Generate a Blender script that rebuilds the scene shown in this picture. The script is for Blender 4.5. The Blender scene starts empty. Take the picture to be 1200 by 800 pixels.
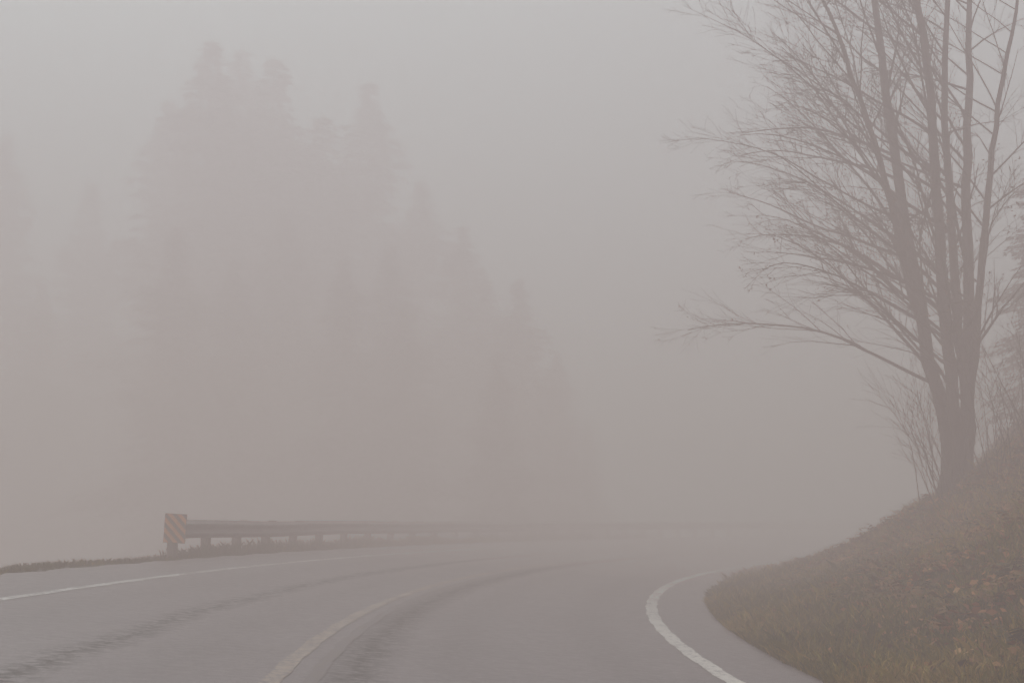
import bpy, math, random, time
import numpy as np
from mathutils import Vector
random.seed(7); rng=np.random.default_rng(7)
scene=bpy.context.scene
CX,CY,R0=92.0,16.0,93.7
CAMZ=1.12; F=1667.0

# ---------------------------------------------------------------- helpers
def P(d,phi,z):
    r=R0-d
    return (CX-r*np.cos(phi), CY+r*np.sin(phi), z)
def to_dphi(x,y):
    r=np.hypot(x-CX,y-CY); return R0-r, np.arctan2(y-CY,CX-x)
def lump(x,y):
    return (np.sin(x*1.7+y*.6)*np.cos(y*1.3-x*.4)*.5+np.sin(x*3.9-y*2.3+1.3)*.25+np.sin(x*.55+y*.43+2)*.8+np.cos(y*5.1+x*4.2)*.14)
def zroad(d): return -.085*d
def terrain(x,y):
    x=np.asarray(x,float); y=np.asarray(y,float)
    d,phi=to_dphi(x,y)
    z=zroad(np.clip(d,-5.1,4.7))
    t=np.maximum(d-4.7,0)
    a=np.minimum(np.maximum(t-.8,0),8.0)
    rise=.17*t+.058*a*a+ .70*np.maximum(t-8.8,0)
    rise=np.where(rise>11,11+(rise-11)*.12,rise)
    z=z+rise+lump(x,y)*.16*np.clip((t-.3)/3,0,1.4)
    s=np.maximum(-5.1-d,0)
    drop=.05*np.minimum(s,2.2)+.42*np.clip(s-2.2,0,16)+.02*np.maximum(s-18,0)
    z=z-drop+lump(x*.6,y*.6)*.25*np.clip((s-2)/4,0,1)+lump(x*2,y*2)*.03*np.clip(s/.5,0,1)
    return z
def mesh_obj(name,V,Fc,mat=None,smooth=False,uv=None,parent=None,col=None):
    V=np.asarray(V,dtype=np.float32).reshape(-1,3)
    Fc=np.asarray(Fc,dtype=np.int32); n=Fc.shape[1]
    me=bpy.data.meshes.new(name)
    me.vertices.add(len(V)); me.vertices.foreach_set('co',V.ravel())
    me.loops.add(Fc.size); me.loops.foreach_set('vertex_index',Fc.ravel())
    me.polygons.add(len(Fc)); me.polygons.foreach_set('loop_start',np.arange(len(Fc),dtype=np.int32)*n)
    try: me.polygons.foreach_set('loop_total',np.full(len(Fc),n,dtype=np.int32))
    except Exception: pass
    me.polygons.foreach_set('use_smooth',np.full(len(Fc),smooth))
    me.update(calc_edges=True)
    if uv is not None:
        l=me.uv_layers.new(name='UVMap'); l.data.foreach_set('uv',np.asarray(uv,dtype=np.float32)[Fc.ravel()].ravel())
    if col is not None:
        a=me.attributes.new('tint','FLOAT','POINT'); a.data.foreach_set('value',np.asarray(col,dtype=np.float32))
    if mat: me.materials.append(mat)
    ob=bpy.data.objects.new(name,me); scene.collection.objects.link(ob)
    if parent: ob.parent=parent
    return ob
def empty(name,loc=(0,0,0)):
    e=bpy.data.objects.new(name,None); e.location=loc; scene.collection.objects.link(e); return e
def grid_faces(nr,nc,off=0):
    i=np.arange(nr-1)[:,None]*nc+np.arange(nc-1)[None,:]
    i=i.ravel()+off
    return np.stack([i,i+nc,i+nc+1,i+1],1)

class NT:
    def __init__(s,name):
        s.m=bpy.data.materials.new(name); s.m.use_nodes=True; s.t=s.m.node_tree; s.n=s.t.nodes; s.b=s.n['Principled BSDF']
    def new(s,t,**k):
        x=s.n.new(t)
        for a,v in k.items(): setattr(x,a,v)
        return x
    def l(s,a,b): s.t.links.new(a,b)
    def noise(s,scale,detail=6,rough=.6,vec=None):
        x=s.new('ShaderNodeTexNoise'); x.inputs['Scale'].default_value=scale; x.inputs['Detail'].default_value=detail; x.inputs['Roughness'].default_value=rough
        if vec is not None: s.l(vec,x.inputs['Vector'])
        return x.outputs['Fac']
    def ramp(s,fac,stops):
        r=s.new('ShaderNodeValToRGB'); e=r.color_ramp.elements
        while len(e)<len(stops): e.new(.5)
        for q,(p,c) in zip(e,stops): q.position=p; q.color=(c if len(c)==4 else (*c,1)) if hasattr(c,'__len__') else (c,c,c,1)
        s.l(fac,r.inputs[0]); return r.outputs[0]
    def mix(s,f,a,b,mode='MIX'):
        m=s.new('ShaderNodeMix',data_type='RGBA',blend_type=mode)
        for sock,v in ((m.inputs[0],f),(m.inputs[6],a),(m.inputs[7],b)):
            if hasattr(v,'links'): s.l(v,sock)
            else: sock.default_value=v if not hasattr(v,'__len__') or len(v)==4 else (*v,1)
        return m.outputs[2]
    def math(s,op,a,b=0,c=0):
        m=s.new('ShaderNodeMath',operation=op)
        for i,v in enumerate((a,b,c)):
            if hasattr(v,'links'): s.l(v,m.inputs[i])
            else: m.inputs[i].default_value=v
        return m.outputs[0]
    def bump(s,h,st=.4,dist=.02):
        b=s.new('ShaderNodeBump'); b.inputs['Strength'].default_value=st; b.inputs['Distance'].default_value=dist
        s.l(h,b.inputs['Height']); s.l(b.outputs[0],s.b.inputs['Normal'])
    def set(s,col=None,rough=.9,spec=.3,metal=0):
        if col is not None:
            if hasattr(col,'links'): s.l(col,s.b.inputs['Base Color'])
            else: s.b.inputs['Base Color'].default_value=(*col,1)
        if hasattr(rough,'links'): s.l(rough,s.b.inputs['Roughness'])
        else: s.b.inputs['Roughness'].default_value=rough
        s.b.inputs['Specular IOR Level'].default_value=spec; s.b.inputs['Metallic'].default_value=metal
        return s.m
    def coord(s,k='Object'):
        return s.new('ShaderNodeTexCoord').outputs[k]

def band(nt,d,c,w):
    x=nt.math('SUBTRACT',d,c); x=nt.math('ABSOLUTE',x); x=nt.math('DIVIDE',x,w); x=nt.math('SUBTRACT',1,x)
    m=nt.new('ShaderNodeClamp'); nt.l(x,m.inputs[0]); return m.outputs[0]

# ---------------------------------------------------------------- materials
def asphalt_mat(name='asphalt'):
    nt=NT(name); co=nt.coord('Object'); uv=nt.coord('UV')
    sp=nt.new('ShaderNodeSeparateXYZ'); nt.l(uv,sp.inputs[0]); d0=sp.outputs[0]
    wob=nt.noise(.35,3,.5,co); d=nt.math('ADD',d0,nt.math('MULTIPLY',nt.math('SUBTRACT',wob,.5),.4))
    fine=nt.noise(60,3,.8,co); big=nt.noise(.6,4,.6,co); mid=nt.noise(9,5,.7,co)
    base=nt.ramp(fine,[(.3,(.08,.067,.068)),(.5,(.19,.162,.165)),(.72,(.36,.308,.312))])
    base=nt.mix(nt.ramp(big,[(.35,0),(.7,.45)]),base,(.26,.222,.225))
    tr=None
    for c in (-2.9,-1.0,1.1,2.7):
        b=band(nt,d,c,.45); tr=b if tr is None else nt.math('ADD',tr,b)
    base=nt.mix(nt.math('MULTIPLY',tr,.22),base,(.095,.081,.082))
    g=band(nt,d,-1.75,.26); g=nt.math('MULTIPLY',g,nt.ramp(mid,[(.40,0),(.58,1)]))
    base=nt.mix(nt.math('MULTIPLY',g,.9),base,(.022,.016,.013))
    g2=band(nt,d0,.36,.36); g2=nt.math('MULTIPLY',g2,nt.ramp(mid,[(.32,.15),(.60,1)]))
    base=nt.mix(nt.math('MULTIPLY',g2,.9),base,(.026,.019,.016))
    dark=nt.math('ADD',g,g2)
    r=nt.math('ADD',nt.ramp(mid,[(.3,.30),(.7,.50)]),nt.math('MULTIPLY',dark,.25))
    nt.set(base,r,.5); nt.bump(nt.math('ADD',fine,nt.math('MULTIPLY',dark,.8)),.35,.010)
    return nt.m
def paint_mat(name,colr,wear):
    nt=NT(name); co=nt.coord('Object')
    n=nt.noise(14,5,.75,co); n2=nt.noise(1.1,3,.5,co)
    f=nt.ramp(nt.math('ADD',n,nt.math('MULTIPLY',n2,.35)),[(wear,0),(wear+.15,1)])
    c=nt.mix(f,(.19,.162,.165),colr)
    nt.set(c,.5,.45); return nt.m
asphalt=asphalt_mat()
white_paint=paint_mat('white_paint',(.76,.71,.66),.54)
white_worn=paint_mat('white_paint_worn',(.68,.65,.62),.56)
yellow_paint=paint_mat('yellow_paint',(.40,.325,.27),.57)
yellow_worn=paint_mat('yellow_paint_worn',(.20,.16,.12),.70)

def ground_mat():
    nt=NT('leafy_ground'); co=nt.coord('Object'); uv=nt.coord('UV')
    sp=nt.new('ShaderNodeSeparateXYZ'); nt.l(uv,sp.inputs[0]); d=sp.outputs[0]
    a=nt.noise(1.1,5,.65,co); b=nt.noise(12,5,.75,co)
    brown=nt.ramp(b,[(.3,(.035,.019,.007)),(.5,(.12,.065,.021)),(.68,(.25,.13,.042))])
    green=nt.ramp(b,[(.3,(.036,.036,.006)),(.5,(.105,.095,.015)),(.7,(.19,.16,.032))])
    up=nt.new('ShaderNodeMapRange'); nt.l(d,up.inputs[0]); up.inputs[1].default_value=5.5; up.inputs[2].default_value=9.0
    f=nt.math('ADD',up.outputs[0],nt.math('MULTIPLY',nt.math('SUBTRACT',a,.5),2.2))
    f=nt.ramp(f,[(.15,0),(.75,1)])
    col=nt.mix(f,green,brown)
    g=band(nt,d,4.7,.35); grav=nt.ramp(b,[(.35,(.05,.043,.038)),(.6,(.17,.15,.135))])
    col=nt.mix(g,col,grav)
    g=band(nt,d,-5.6,.9); col=nt.mix(nt.math('MULTIPLY',g,.85),col,grav)
    nt.set(col,.95,.2); nt.bump(b,.8,.06); return nt.m
ground_m=ground_mat()
def tint_mat(name,stops,rough=.8,spec=.3):
    nt=NT(name); at=nt.new('ShaderNodeAttribute',attribute_name='tint'); c=nt.ramp(at.outputs['Fac'],stops)
    nt.set(c,rough,spec); return nt.m
def bark_mat(name,c0,c1,sc=6):
    nt=NT(name); co=nt.coord('Object'); mp=nt.new('ShaderNodeMapping'); mp.inputs['Scale'].default_value=(1,1,.25); nt.l(co,mp.inputs[0])
    n=nt.noise(sc,4,.7,mp.outputs[0]); m2=nt.noise(1.2,2,.6,co)
    c=nt.ramp(n,[(.3,c0),(.7,c1)]); c=nt.mix(nt.ramp(m2,[(.5,0),(.7,.5)]),c,(.075,.066,.036))
    nt.set(c,.9,.2); return nt.m
maple_bark=bark_mat('maple_bark',(.035,.026,.018),(.125,.095,.068))
fir_bark=bark_mat('fir_bark',(.02,.015,.011),(.06,.045,.034))
twig_m=bark_mat('twig_bark',(.06,.042,.028),(.14,.098,.068))

# ---------------------------------------------------------------- ground (one sheet, polar about the bend)
ph=np.radians(np.concatenate([np.linspace(-180,-20,40,endpoint=False),np.linspace(-20,-8,40,endpoint=False),np.linspace(-8,45,340,endpoint=False),np.linspace(45,180,60)]))
dd=np.concatenate([[-1600,-900,-500,-300,-200,-150,-120,-95,-75],np.linspace(-60,-12,25,endpoint=False),np.linspace(-12,-5.1,22,endpoint=False),[-5.1,-5.0,0,4.5,4.62],np.linspace(4.7,14,70,endpoint=False),np.linspace(14,30,30,endpoint=False),np.linspace(30,93.6,20)])
D_,PH=np.meshgrid(dd,ph)
X=CX-(R0-D_)*np.cos(PH); Y=CY+(R0-D_)*np.sin(PH); Z=terrain(X,Y)
under=(D_>-5.05)&(D_<4.65); Z=np.where(under,Z-.25,Z); Z=np.where((D_<=-5.05)&(D_>-5.2),Z-.03,Z)
V=np.stack([X,Y,Z],-1).reshape(-1,3)
ground=mesh_obj('ground',V,grid_faces(len(ph),len(dd))[:, ::-1],ground_m,True,uv=np.stack([D_.ravel(),(PH*R0).ravel()],1))

# ---------------------------------------------------------------- road & markings
def strip(name,d0,d1,p0,p1,mat,lift=0,nd=2,step=.6,jit=0,parent=None):
    n=int(abs(p1-p0)*R0/step)+2
    p=np.linspace(p0,p1,n); ds=np.linspace(d0,d1,nd)
    DD,PP=np.meshgrid(ds,p)
    if jit:
        DD=DD.copy(); j=(np.sin(p*310)+np.sin(p*811+1)*.6+np.sin(p*1733)*.4)*jit
        DD[:,0]+=j; DD[:,-1]+=np.roll(j,17)
    zz=zroad(DD)+lift
    x=CX-(R0-DD)*np.cos(PP); y=CY+(R0-DD)*np.sin(PP)
    return mesh_obj(name,np.stack([x,y,zz],-1).reshape(-1,3),grid_faces(n,nd)[:, ::-1],mat,False,uv=np.stack([DD.ravel(),(PP*R0).ravel()],1),parent=parent)
pA,pB=math.radians(-45),math.radians(80)
road=strip('road',-5.12,4.72,pA,pB,asphalt,0,42,.35,jit=.05)
mk=empty('road_markings')
strip('edge_line_outer',-3.77,-3.63,pA,pB,white_worn,.004,2,.12,jit=.006,parent=mk)
strip('edge_line_inner',3.57,3.76,pA,pB,white_paint,.004,2,.12,jit=.010,parent=mk)
strip('centre_line_a',-.24,-.10,pA,pB,yellow_paint,.004,2,.12,jit=.008,parent=mk)
strip('centre_line_b',.04,.15,pA,pB,yellow_worn,.004,2,.12,jit=.008,parent=mk)

# ---------------------------------------------------------------- guardrail
def steel():
    nt=NT('weathered_steel'); co=nt.coord('Object'); n=nt.noise(3,6,.7,co)
    c=nt.ramp(n,[(.35,(.22,.19,.175)),(.6,(.30,.265,.25)),(.75,(.20,.15,.12))]); nt.set(c,.55,.5,.2); return nt.m
steel_m=steel()
def wood():
    nt=NT('post_timber'); co=nt.coord('Object'); mp=nt.new('ShaderNodeMapping'); mp.inputs['Scale'].default_value=(6,6,.6); nt.l(co,mp.inputs[0])
    n=nt.noise(5,4,.7,mp.outputs[0]); nt.set(nt.ramp(n,[(.3,(.15,.125,.105)),(.7,(.28,.235,.20))]),.9,.2); return nt.m
wood_m=wood()
rail=empty('guardrail')
RD=-5.65; rp0=math.radians(7.15); rp1=math.radians(62)
def zr(d,phi): 
    x,y,_=P(d,phi,0); return float(terrain(x,y))
prof=[(0,.76),(.012,.745),(.05,.70),(.082,.685),(.082,.655),(.05,.635),(.006,.60),(0,.585),(0,.57),(.006,.555),(.05,.52),(.082,.50),(.082,.47),(.05,.455),(.012,.41),(0,.395)]
n=int((rp1-rp0)*100/.5); ps=np.linspace(rp0,rp1,n)
VV=[]
for p in ps:
    zb=zroad(-5.1)-.03+ .012*math.sin(p*60)
    for o,z in prof:
        VV.append(P(RD+o,p,zb+z))
b=mesh_obj('w_beam',VV,grid_faces(n,len(prof)),steel_m,False,parent=rail)
so=b.modifiers.new('th','SOLIDIFY'); so.thickness=.006; so.offset=0
def box(name,size,loc,rotz=0,mat=None,parent=None,bev=.008,rot=None):
    me=bpy.data.meshes.new(name); sx,sy,sz=[s/2 for s in size]
    v=[(x*sx,y*sy,z*sz) for x in(-1,1) for y in(-1,1) for z in(-1,1)]
    f=[(0,1,3,2),(4,6,7,5),(0,4,5,1),(2,3,7,6),(0,2,6,4),(1,5,7,3)]
    me.from_pydata(v,[],f)
    if mat: me.materials.append(mat)
    o=bpy.data.objects.new(name,me); scene.collection.objects.link(o)
    o.location=loc; o.rotation_euler=rot or (0,0,rotz); o.parent=parent
    if bev: m=o.modifiers.new('b','BEVEL'); m.width=bev; m.segments=2
    return o
k=0; p=rp0+.003
while p<rp1:
    zb=zr(RD-.3,p)
    x,y,_=P(RD-.245,p,0); box(f'post_{k}',(.16,.20,1.25),(x,y,zb+.10),-p,wood_m,rail)
    x,y,_=P(RD-.085,p,0); box(f'block_{k}',(.15,.15,.34),(x,y,zroad(-5.1)-.03+.60),-p,wood_m,rail)
    k+=1; p+=1.9/99.35
x,y,_=P(RD+.02,rp0-.0035,0)
box('end_terminal',(.20,.55,.42),(x,y,zroad(-5.1)+.54),-rp0,steel_m,rail,.02)

def marker_mat():
    nt=NT('hazard_stripes'); co=nt.coord('Object'); sp=nt.new('ShaderNodeSeparateXYZ'); nt.l(co,sp.inputs[0])
    s=nt.math('ADD',sp.outputs[0],sp.outputs[2]); s=nt.math('MULTIPLY',s,1/.19); s=nt.math('FRACT',s); s=nt.math('GREATER_THAN',s,.5)
    dirt=nt.noise(9,5,.7,co)
    c=nt.mix(s,(.20,.15,.12),(.72,.33,.14)); c=nt.mix(nt.ramp(dirt,[(.45,0),(.75,.6)]),c,(.32,.21,.15)); nt.set(c,.45,.5); return nt.m
ms=empty('object_marker_sign')
mx,my,_=P(RD+.22,rp0-.0085,0); zb=zr(RD,rp0)
box('panel',(.42,.008,.54),(mx,my,zb+.58),0,marker_mat(),ms,.003,rot=(0,math.radians(3),math.radians(-6)))
box('backing',(.44,.012,.56),(mx,my+.015,zb+.58),0,steel_m,ms,.003,rot=(0,math.radians(3),math.radians(-6)))
box('post',(.07,.05,1.1),(mx,my+.05,zb+.28),0,wood_m,ms)

# ---------------------------------------------------------------- tubes
class Tubes:
    def __init__(s): s.V=[];s.F=[];s.n=0
    def add(s,pts,rad,sides=5):
        pts=np.asarray(pts,float); k=len(pts)
        t=np.gradient(pts,axis=0); t/=np.linalg.norm(t,axis=1)[:,None]+1e-9
        up=np.array([.31,.22,.93]) if abs(t[0,2])<.9 else np.array([1,.1,0])
        a=np.cross(t,up); a/=np.linalg.norm(a,axis=1)[:,None]+1e-9; b=np.cross(t,a)
        an=np.arange(sides)*2*np.pi/sides
        r=np.asarray(rad)[:,None,None]
        v=pts[:,None,:]+r*(np.cos(an)[None,:,None]*a[:,None,:]+np.sin(an)[None,:,None]*b[:,None,:])
        s.V.append(v.reshape(-1,3))
        i=(np.arange(k-1)[:,None]*sides+np.arange(sides)[None,:]); j=(np.arange(k-1)[:,None]*sides+(np.arange(sides)+1)[None,:]%sides)
        s.F.append(np.stack([i.ravel(),j.ravel(),(j+sides).ravel(),(i+sides).ravel()],1)+s.n); s.n+=k*sides
    def obj(s,name,mat,parent=None): return mesh_obj(name,np.concatenate(s.V),np.concatenate(s.F),mat,True,parent=parent)

def spl(ctrl,n):
    c=np.asarray(ctrl,float); k=len(c); out=[]
    cc=np.vstack([2*c[0]-c[1],c,2*c[-1]-c[-2]])
    for q in np.linspace(0,k-1,n):
        i=min(int(q),k-2); t=q-i; p0,p1,p2,p3=cc[i:i+4]
        out.append(.5*((2*p1)+(-p0+p2)*t+(2*p0-5*p1+4*p2-p3)*t*t+(-p0+3*p1-3*p2+p3)*t**3))
    return np.array(out)
def wx(px,py,D): return np.array([(px-600)/F*D,D,CAMZ+(612-py)/F*D])

tips=[]
def branch(T,p,dirv,L,r,level,grav,maxlevel):
    n=max(4,int(L/.35)) if level<3 else 4
    n=min(n,14)
    pts=[p.copy()]; dv=dirv/np.linalg.norm(dirv); st=L/(n-1)
    wob=.10 if level<3 else .18
    for i in range(n-1):
        dv=dv+rng.normal(0,wob,3)*(.9 if level>1 else .55)
        dv[2]+=grav(i/(n-1)) *st
        dv/=np.linalg.norm(dv); pts.append(pts[-1]+dv*st)
    pts=np.array(pts); q=np.linspace(0,1,n)
    rad=np.maximum(r*(1-q*.82),.0040)
    T.add(pts,rad,6 if level<=1 else (4 if level==2 else 3))
    if level>=maxlevel: tips.append(pts[-1]); return
    tan=np.gradient(pts,axis=0)
    nb={1:int(L*3.0),2:int(2+L*3.2),3:int(2+L*4)}[level]
    for _ in range(nb):
        u=rng.uniform(.15 if level==1 else .12,1)**.8
        f=u*(n-1); i=min(int(f),n-2); pp=pts[i]+(pts[i+1]-pts[i])*(f-i)
        t=tan[i]/np.linalg.norm(tan[i])
        side=np.cross(t,rng.normal(0,1,3)); side/=np.linalg.norm(side)+1e-9
        side[2]=side[2]*.7+.15
        ang=rng.uniform(.40,.80)
        nd=t*math.cos(ang)+side*math.sin(ang)
        ll={1:rng.uniform(.3,.5)*L*(1.15-.75*u),2:rng.uniform(.35,.6)*L*(1.1-.6*u),3:rng.uniform(.15,.35)}[level]
        ll=max(ll,.2)
        branch(T,pp,nd,ll,max(r*(1-u*.8)*.5,.0045),level+1,grav,maxlevel)

# ---------------------------------------------------------------- bare maple (several stems)
TD=32.0
maple=empty('bare_maple_tree')
T=Tubes()
bx=9.95; bz=float(terrain(bx,TD))-.15
base=np.array([bx,TD,bz])
stems=[
 ([(1112,520),(1092,420),(1074,280),(1058,150),(1047,20),(1030,-110),(1018,-220)],.19,0.6),
 ([(1120,520),(1114,400),(1108,230),(1104,90),(1092,-40),(1080,-180),(1075,-300)],.165,-1.2),
 ([(1130,520),(1140,400),(1144,230),(1152,90),(1160,-50),(1166,-200)],.175,.9),
 ([(1134,520),(1130,420),(1126,300),(1122,160),(1128,20),(1138,-150),(1140,-260)],.14,-.5),
 ([(1136,500),(1150,380),(1168,240),(1186,120),(1212,0),(1235,-120)],.11,-1.0),
 ([(1088,400),(1066,300),(1046,200),(1020,100),(985,0),(950,-90)],.09,-1.6),
]
for k,(cp,r,dz) in enumerate(stems):
    m=len(cp); ctrl=[] 
    if k<5: ctrl.append(base+np.array([(k-2)*.13,(k%2)*.14-.07,0]))
    for i,(a,b_) in enumerate(cp):
        w=wx(a,b_,TD+dz*(i+1)/m*1.2); ctrl.append(w)
    pts=spl(ctrl,26); pts[1:]+=rng.normal(0,.025,(25,3))
    q=np.linspace(0,1,26); rad=r*(1-q)**.75*.93+.012; rad[0]*=1.5; rad[1]*=1.2
    T.add(pts,rad,9)
    nb=27 if k<5 else 22
    for j in range(nb):
        u=.22+.76*(j+rng.random())/nb
        f=u*25; i=min(int(f),24); pp=pts[i]+(pts[i+1]-pts[i])*(f-i)
        az=rng.choice([rng.normal(math.pi,.75),rng.uniform(-math.pi,math.pi)],p=[.62,.38])
        left=math.cos(az)<0
        el=rng.uniform(.35,1.05)
        dv=np.array([math.cos(az)*math.cos(el),math.sin(az)*math.cos(el),math.sin(el)])
        L=(6.3 if left else 3.6)*(1-u*.42)*rng.uniform(.65,1.1)
        if k>=1 and left and k<5: L*=.92
        g=lambda t: .05-.30*t
        branch(T,pp,dv,L,min(max(rad[i]*.34,.015),.042),1,g,3)
T.obj('trunks_and_branches',maple_bark,maple)

def leaves(centers,size,flat=.0):
    N=len(centers); c=np.asarray(centers)
    a=rng.normal(0,1,(N,3)); a[:,2]*=(1-flat); a/=np.linalg.norm(a,axis=1)[:,None]
    b=rng.normal(0,1,(N,3)); b[:,2]*=(1-flat); b-=a*np.sum(a*b,1)[:,None]; b/=np.linalg.norm(b,axis=1)[:,None]
    s=(size*rng.uniform(.6,1.4,N))[:,None]
    v=np.stack([c-a*s,c+b*s*.55,c+a*s,c-b*s*.55],1)
    f=np.arange(N*4).reshape(N,4)
    return v.reshape(-1,3),f,np.repeat(rng.random(N),4)
dead=tint_mat('dead_leaf',[(0,(.05,.03,.016)),(.5,(.13,.07,.03)),(1,(.20,.11,.045))])
tp=np.array(tips); sel=tp[(tp[:,2]<9)&(rng.random(len(tp))<.12)]
c=np.repeat(sel,3,0)+rng.normal(0,.05,(len(sel)*3,3))
v,f,t=leaves(c,.035); mesh_obj('clinging_leaves',v,f,dead,parent=maple,col=t)

# ---------------------------------------------------------------- thin saplings / shrub at the foot
tips.clear(); T=Tubes()
for k in range(26):
    x0=rng.uniform(9.0,9.9); y0=rng.uniform(30,32.5); z0=float(terrain(x0,y0))-.05
    az=rng.normal(math.pi,.6) if rng.random()<.75 else rng.uniform(0,6.28); el=rng.uniform(1.12,1.48)
    dv=np.array([math.cos(az)*math.cos(el),math.sin(az)*math.cos(el),math.sin(el)])
    branch(T,np.array([x0,y0,z0]),dv,rng.uniform(1.4,3.4),rng.uniform(.009,.018),2,lambda t:-.10*t,3)
T.obj('bare_shrub',twig_m)
T=Tubes()
for k in range(90):
    y0=rng.uniform(27,36); x0=rng.uniform(.325,.42)*y0; z0=float(terrain(x0,y0))-.05
    az=rng.uniform(0,6.28); el=rng.uniform(1.0,1.5)
    dv=np.array([math.cos(az)*math.cos(el),math.sin(az)*math.cos(el),math.sin(el)])
    branch(T,np.array([x0,y0,z0]),dv,rng.uniform(.8,3.0),rng.uniform(.008,.018),2,lambda t:-.12*t,3)
T.obj('bare_shrub',twig_m)

# ---------------------------------------------------------------- firs
needles=tint_mat('fir_needles',[(0,(.016,.018,.010)),(.5,(.038,.042,.022)),(1,(.065,.068,.035))],.8,.2)
def fir_mesh(H,W,seed,dens=1.0):
    r=np.random.default_rng(seed); T=Tubes(); C=[];A=[];S=[]
    n=20; q=np.linspace(0,1,n); lean=r.normal(0,.25,2)
    pts=np.stack([lean[0]*q**2,lean[1]*q**2,q*H],1); T.add(pts,.012*H*(1-q)+.02,8)
    z=.06*H
    while z<H*.995:
        f=z/H; L0=W*(1-f)**.72*(.75+.25*math.sin(z*1.1+seed))+.12
        for k in range(int(r.integers(5,9))):
            if r.random()<.10: continue
            az=r.uniform(0,6.283); L=L0*r.uniform(.5,1.15)*(1 if r.random()<.9 else 1.35)
            m=6; t=np.linspace(0,1,m)
            x=L*t; zz=z+L*(.10*t-.42*t**2*(.5+.9*(1-f)))+ .06*L*t**4*2
            o=np.array([lean[0]*f*f,lean[1]*f*f,0])
            bp=np.stack([x*math.cos(az),x*math.sin(az),zz],1)+o
            T.add(bp,(.012+.006*L)*(1-t*.85),3)
            nl=int((5+L*9)*dens)
            u=r.uniform(.12,1,nl)**.8; px=np.stack([np.interp(u,t,bp[:,i]) for i in range(3)],1)
            side=np.array([-math.sin(az),math.cos(az),0]); sp=r.uniform(-1,1,nl)*(.42*L*(1-u*.75)+.08)
            px=px+side*sp[:,None]; px[:,2]-=np.abs(sp)*.35+r.uniform(0,.12,nl)
            dirn=np.stack([math.cos(az)*.6+side[0]*np.sign(sp)*.7,math.sin(az)*.6+side[1]*np.sign(sp)*.7,-r.uniform(.15,.8,nl)],1)
            C.append(px);A.append(dirn);S.append(r.uniform(.16,.36,nl)*(.6+.4*min(1,L/2)))
        z+=r.uniform(.22,.42)*(1-.35*f)
    C=np.concatenate(C);A=np.concatenate(A);S=np.concatenate(S)[:,None];N=len(C)
    A/=np.linalg.norm(A,axis=1)[:,None]; B=r.normal(0,1,(N,3)); B-=A*np.sum(A*B,1)[:,None]; B/=np.linalg.norm(B,axis=1)[:,None]
    v=np.stack([C-A*S*.6,C+B*S*.32,C+A*S*1.2,C-B*S*.32],1).reshape(-1,3); fc=np.arange(N*4).reshape(N,4)
    V=np.concatenate([np.concatenate(T.V),v]); nf=np.concatenate(T.F); Fc=np.concatenate([nf,fc+T.n])
    tint=np.concatenate([np.zeros(T.n),np.repeat(r.random(N)*.6+.4*r.random(),4)])
    ob=mesh_obj('fir_tree',V,Fc,fir_bark,False,col=tint); me=ob.data; me.materials.append(needles)
    me.polygons.foreach_set('material_index',np.concatenate([np.zeros(len(nf),dtype=np.int32),np.ones(N,dtype=np.int32)]))
    bpy.data.objects.remove(ob); return me
FH=30.0
variants=[fir_mesh(FH,5.6,11),fir_mesh(FH,4.9,23),fir_mesh(FH,6.4,37)]
def fir(px,py,D,v,wide=1.0,rot=0):
    x=(px-600)/F*D; top=CAMZ+(612-py)/F*D; z=float(terrain(x,D))-.3
    h=top-z; s=h/FH
    o=bpy.data.objects.new('fir_tree',variants[v]); scene.collection.objects.link(o)
    o.location=(x,D,z); o.scale=(s*wide,s*wide,s); o.rotation_euler=(0,0,rot)
for i,(px,py,D,v,w) in enumerate([
    (232,25,76,0,1.6),(305,50,80,2,1.5),(190,105,84,1,1.5),(265,45,86,0,1.5),(425,85,84,1,1.6),(365,125,80,2,1.6),
    (500,205,84,0,1.5),(545,260,76,1,1.7),(612,325,74,2,1.5),(450,280,68,0,1.4),(655,410,76,0,1.4),(575,320,80,0,1.3),
    (100,205,88,2,1.2),(-15,150,82,0,1.3),(40,330,78,1,1.4),(-90,120,74,2,1.0),(270,300,65,1,1.5),(330,240,70,0,1.4),
    (1222,170,41,0,1.3),(1290,60,44,2,1.0),(580,410,64,2,1.4),(690,490,80,1,1.3),(205,260,65,2,1.3),(400,300,65,1,1.5),(470,350,66,2,1.5)]):
    fir(px,py,D,v,w,i*1.3)

# ---------------------------------------------------------------- bank vegetation
def scatter(N,d0,d1,s0,s1,bias=1.0):
    d=d0+(d1-d0)*rng.random(N)**bias; s=rng.uniform(s0,s1,N); p=s/R0
    x=CX-(R0-d)*np.cos(p); y=CY+(R0-d)*np.sin(p); return x,y,d
def patch(x,y): return .5+.5*np.sin(x*1.3+np.sin(y*.9)*1.5)*np.cos(y*1.05+x*.3)
def grass(N,d0,d1,s0,s1,h0,h1,bias):
    x,y,d=scatter(N,d0,d1,s0,s1,bias)
    n=len(x); z=terrain(x,y)-.01
    h=rng.uniform(h0,h1,n)*(.55+.9*patch(x*1.7,y*1.7)); az=rng.uniform(0,6.28,n); w=rng.uniform(.003,.007,n)*1.5
    lx=rng.normal(0,.45,n)*h; ly=rng.normal(0,.45,n)*h
    b=np.stack([x,y,z],1); s=np.stack([np.cos(az)*w,np.sin(az)*w,np.zeros(n)],1)
    m=b+np.stack([lx*.35,ly*.35,h*.6],1); t=b+np.stack([lx,ly,h*.92],1)
    V=np.stack([b-s,b+s,m+s*.8,t,m-s*.8],1)
    tint=np.clip(rng.normal(.40,.26,n)+.8*(patch(x*.8+3,y*.8)-.5)+.06*(d-6),0,1)
    return V.reshape(-1,3),n,np.repeat(tint,5)
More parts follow.
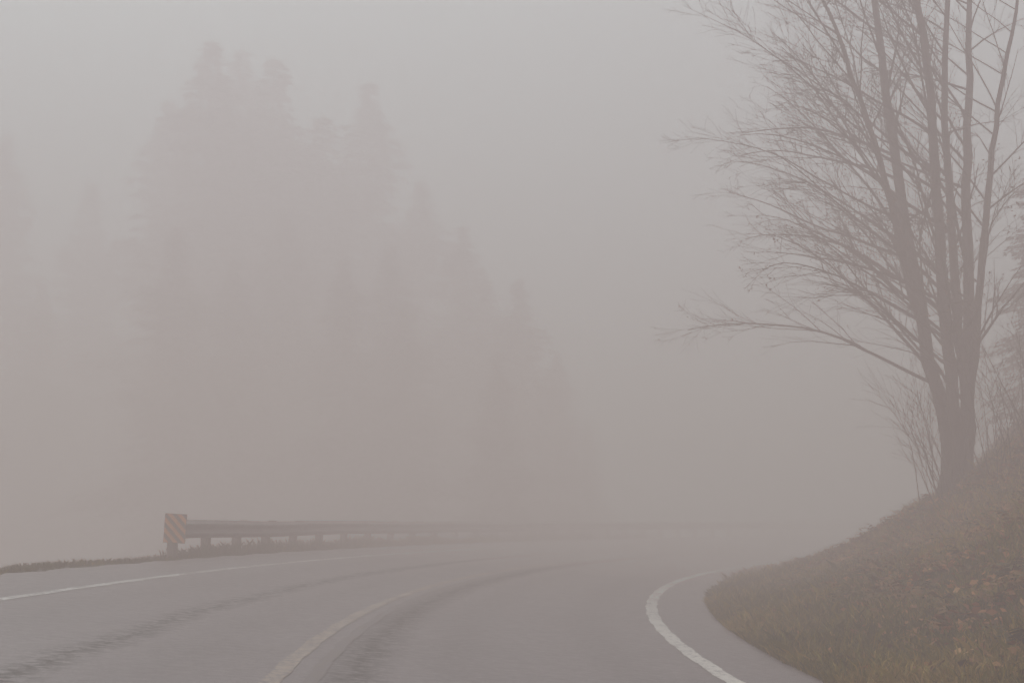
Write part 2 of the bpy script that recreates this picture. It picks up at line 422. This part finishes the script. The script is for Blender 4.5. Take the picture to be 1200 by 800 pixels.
V1,n1,t1=grass(120000,4.68,8.5,-7,18,.04,.13,1.5)
V2,n2,t2=grass(60000,4.8,12,-7,30,.06,.25,1.1)
V3,n3,t3=grass(22000,-7.6,-5.25,-3,40,.03,.11,1)
V4,n4,t4=grass(14000,-6.4,-5.5,12.5,50,.12,.34,1)
V=np.concatenate([V1,V2,V3,V4]); nn=n1+n2+n3+n4; i=np.arange(nn)*5
me_f=np.stack([i,i+1,i+2,i+3,i+4],1)
gm=tint_mat('grass_blade',[(0,(.065,.068,.005)),(.4,(.19,.16,.013)),(.75,(.34,.235,.042)),(1,(.44,.30,.10))],.75,.25)
mesh_obj('grass',V,me_f,gm,col=np.concatenate([t1,t2,t3,t4]))
x,y,d=scatter(32000,4.9,14,-7,30,.8); k=rng.random(len(x))<np.clip((d-5.2)/2.2,.16,1)*(.35+.65*patch(x+5,y)); x,y=x[k],y[k]
c=np.stack([x,y,terrain(x,y)+rng.uniform(.02,.10,len(x))],1)
v,f,t=leaves(c,.066,flat=.5)
litter=tint_mat('leaf_litter',[(0,(.08,.034,.012)),(.45,(.26,.095,.026)),(.8,(.46,.185,.052)),(1,(.54,.31,.13))],.7,.3)
mesh_obj('fallen_leaves',v,f,litter,col=t)
VV=[];TT=[]
x,y,d=scatter(620,6.2,15,-7,28,1.0)
TB=Tubes()
for xx,yy in zip(x,y):
    zz=float(terrain(xx,yy)); nf=int(rng.integers(5,10)); tone=rng.random()
    for _ in range(nf):
        az=rng.uniform(0,6.28); L=rng.uniform(.22,.6); t=np.linspace(0,1,7); el=rng.uniform(.6,1.2)
        px=np.stack([xx+np.cos(az)*L*t*math.cos(el*.7),yy+np.sin(az)*L*t*math.cos(el*.7),zz+L*(math.sin(el)*t-.55*t*t)],1)
        TB.add(px,.004*(1-t*.7),3)
        sd=np.array([-math.sin(az),math.cos(az),0])
        for j in range(1,7):
            for sgn in(-1,1):
                w=L*.22*(1-t[j]*.75)+.01; q=px[j]; tipp=q+sd*sgn*w+np.array([0,0,-w*.3])+rng.normal(0,.012,3); fw=(px[j]-px[j-1])*.32
                VV+= [q-fw,tipp-fw*.3,tipp+fw*.5,q+fw]; TT+=[tone*.7+.3*rng.random()]*4
fm=tint_mat('fern_frond',[(0,(.030,.036,.007)),(.4,(.09,.078,.014)),(.7,(.22,.11,.030)),(1,(.34,.14,.04))],.7,.3)
fo=TB.obj('fern_undergrowth',fm)
a=fo.data.attributes.new('tint','FLOAT','POINT'); a.data.foreach_set('value',np.full(len(fo.data.vertices),.8,dtype=np.float32))
mesh_obj('fronds',VV,np.arange(len(VV)).reshape(-1,4),fm,col=TT,parent=fo)

# ---------------------------------------------------------------- fog: two layers plus a thicker bank over the far bend and valley
fog=empty('fog')
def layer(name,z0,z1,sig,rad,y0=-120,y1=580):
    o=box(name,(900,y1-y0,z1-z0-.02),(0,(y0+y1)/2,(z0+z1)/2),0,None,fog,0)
    m=bpy.data.materials.new(name); m.use_nodes=True; nt=m.node_tree; nt.nodes.clear()
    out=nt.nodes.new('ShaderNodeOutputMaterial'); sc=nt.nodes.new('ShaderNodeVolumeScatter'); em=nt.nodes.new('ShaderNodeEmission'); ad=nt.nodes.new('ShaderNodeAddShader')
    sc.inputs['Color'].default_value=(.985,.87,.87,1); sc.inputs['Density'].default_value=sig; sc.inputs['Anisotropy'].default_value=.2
    em.inputs['Color'].default_value=(*rad,1); em.inputs['Strength'].default_value=sig  # constant glow added to the fog in place of multiply scattered light
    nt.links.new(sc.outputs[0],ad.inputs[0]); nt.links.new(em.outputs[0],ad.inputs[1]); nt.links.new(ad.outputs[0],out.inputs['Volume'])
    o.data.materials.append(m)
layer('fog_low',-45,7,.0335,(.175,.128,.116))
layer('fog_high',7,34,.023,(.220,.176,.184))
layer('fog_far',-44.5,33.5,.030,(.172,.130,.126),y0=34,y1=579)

# ---------------------------------------------------------------- light, sky
w=bpy.data.worlds.new('World'); scene.world=w; w.use_nodes=True; nt=w.node_tree; bg=nt.nodes['Background']
sky=nt.nodes.new('ShaderNodeTexSky'); sky.sky_type='NISHITA'; sky.sun_disc=False
EL,AZ=math.radians(48),math.radians(-35)
sky.sun_elevation=EL; sky.sun_rotation=AZ; sky.dust_density=3
hs=nt.nodes.new('ShaderNodeHueSaturation'); hs.inputs['Saturation'].default_value=.12
nt.links.new(sky.outputs[0],hs.inputs['Color']); nt.links.new(hs.outputs[0],bg.inputs[0]); bg.inputs[1].default_value=.15
sl=bpy.data.lights.new('sun','SUN'); sl.energy=1.5; sl.angle=math.radians(25); sl.color=(1,.925,.89)
so=bpy.data.objects.new('sun',sl); scene.collection.objects.link(so)
dirv=Vector((math.sin(AZ)*math.cos(EL),math.cos(AZ)*math.cos(EL),math.sin(EL)))
so.rotation_euler=dirv.to_track_quat('Z','Y').to_euler()
scene.view_settings.view_transform='Standard'; scene.view_settings.look='None'; scene.view_settings.exposure=0

cam=bpy.data.cameras.new('camera'); cam.lens=50; cam.sensor_width=36; cam.clip_end=4000; cam.clip_start=.05
co=bpy.data.objects.new('camera',cam); scene.collection.objects.link(co); co.location=(0,0,CAMZ)
co.rotation_euler=(math.radians(90)+math.atan(212/F),0,0); scene.camera=co
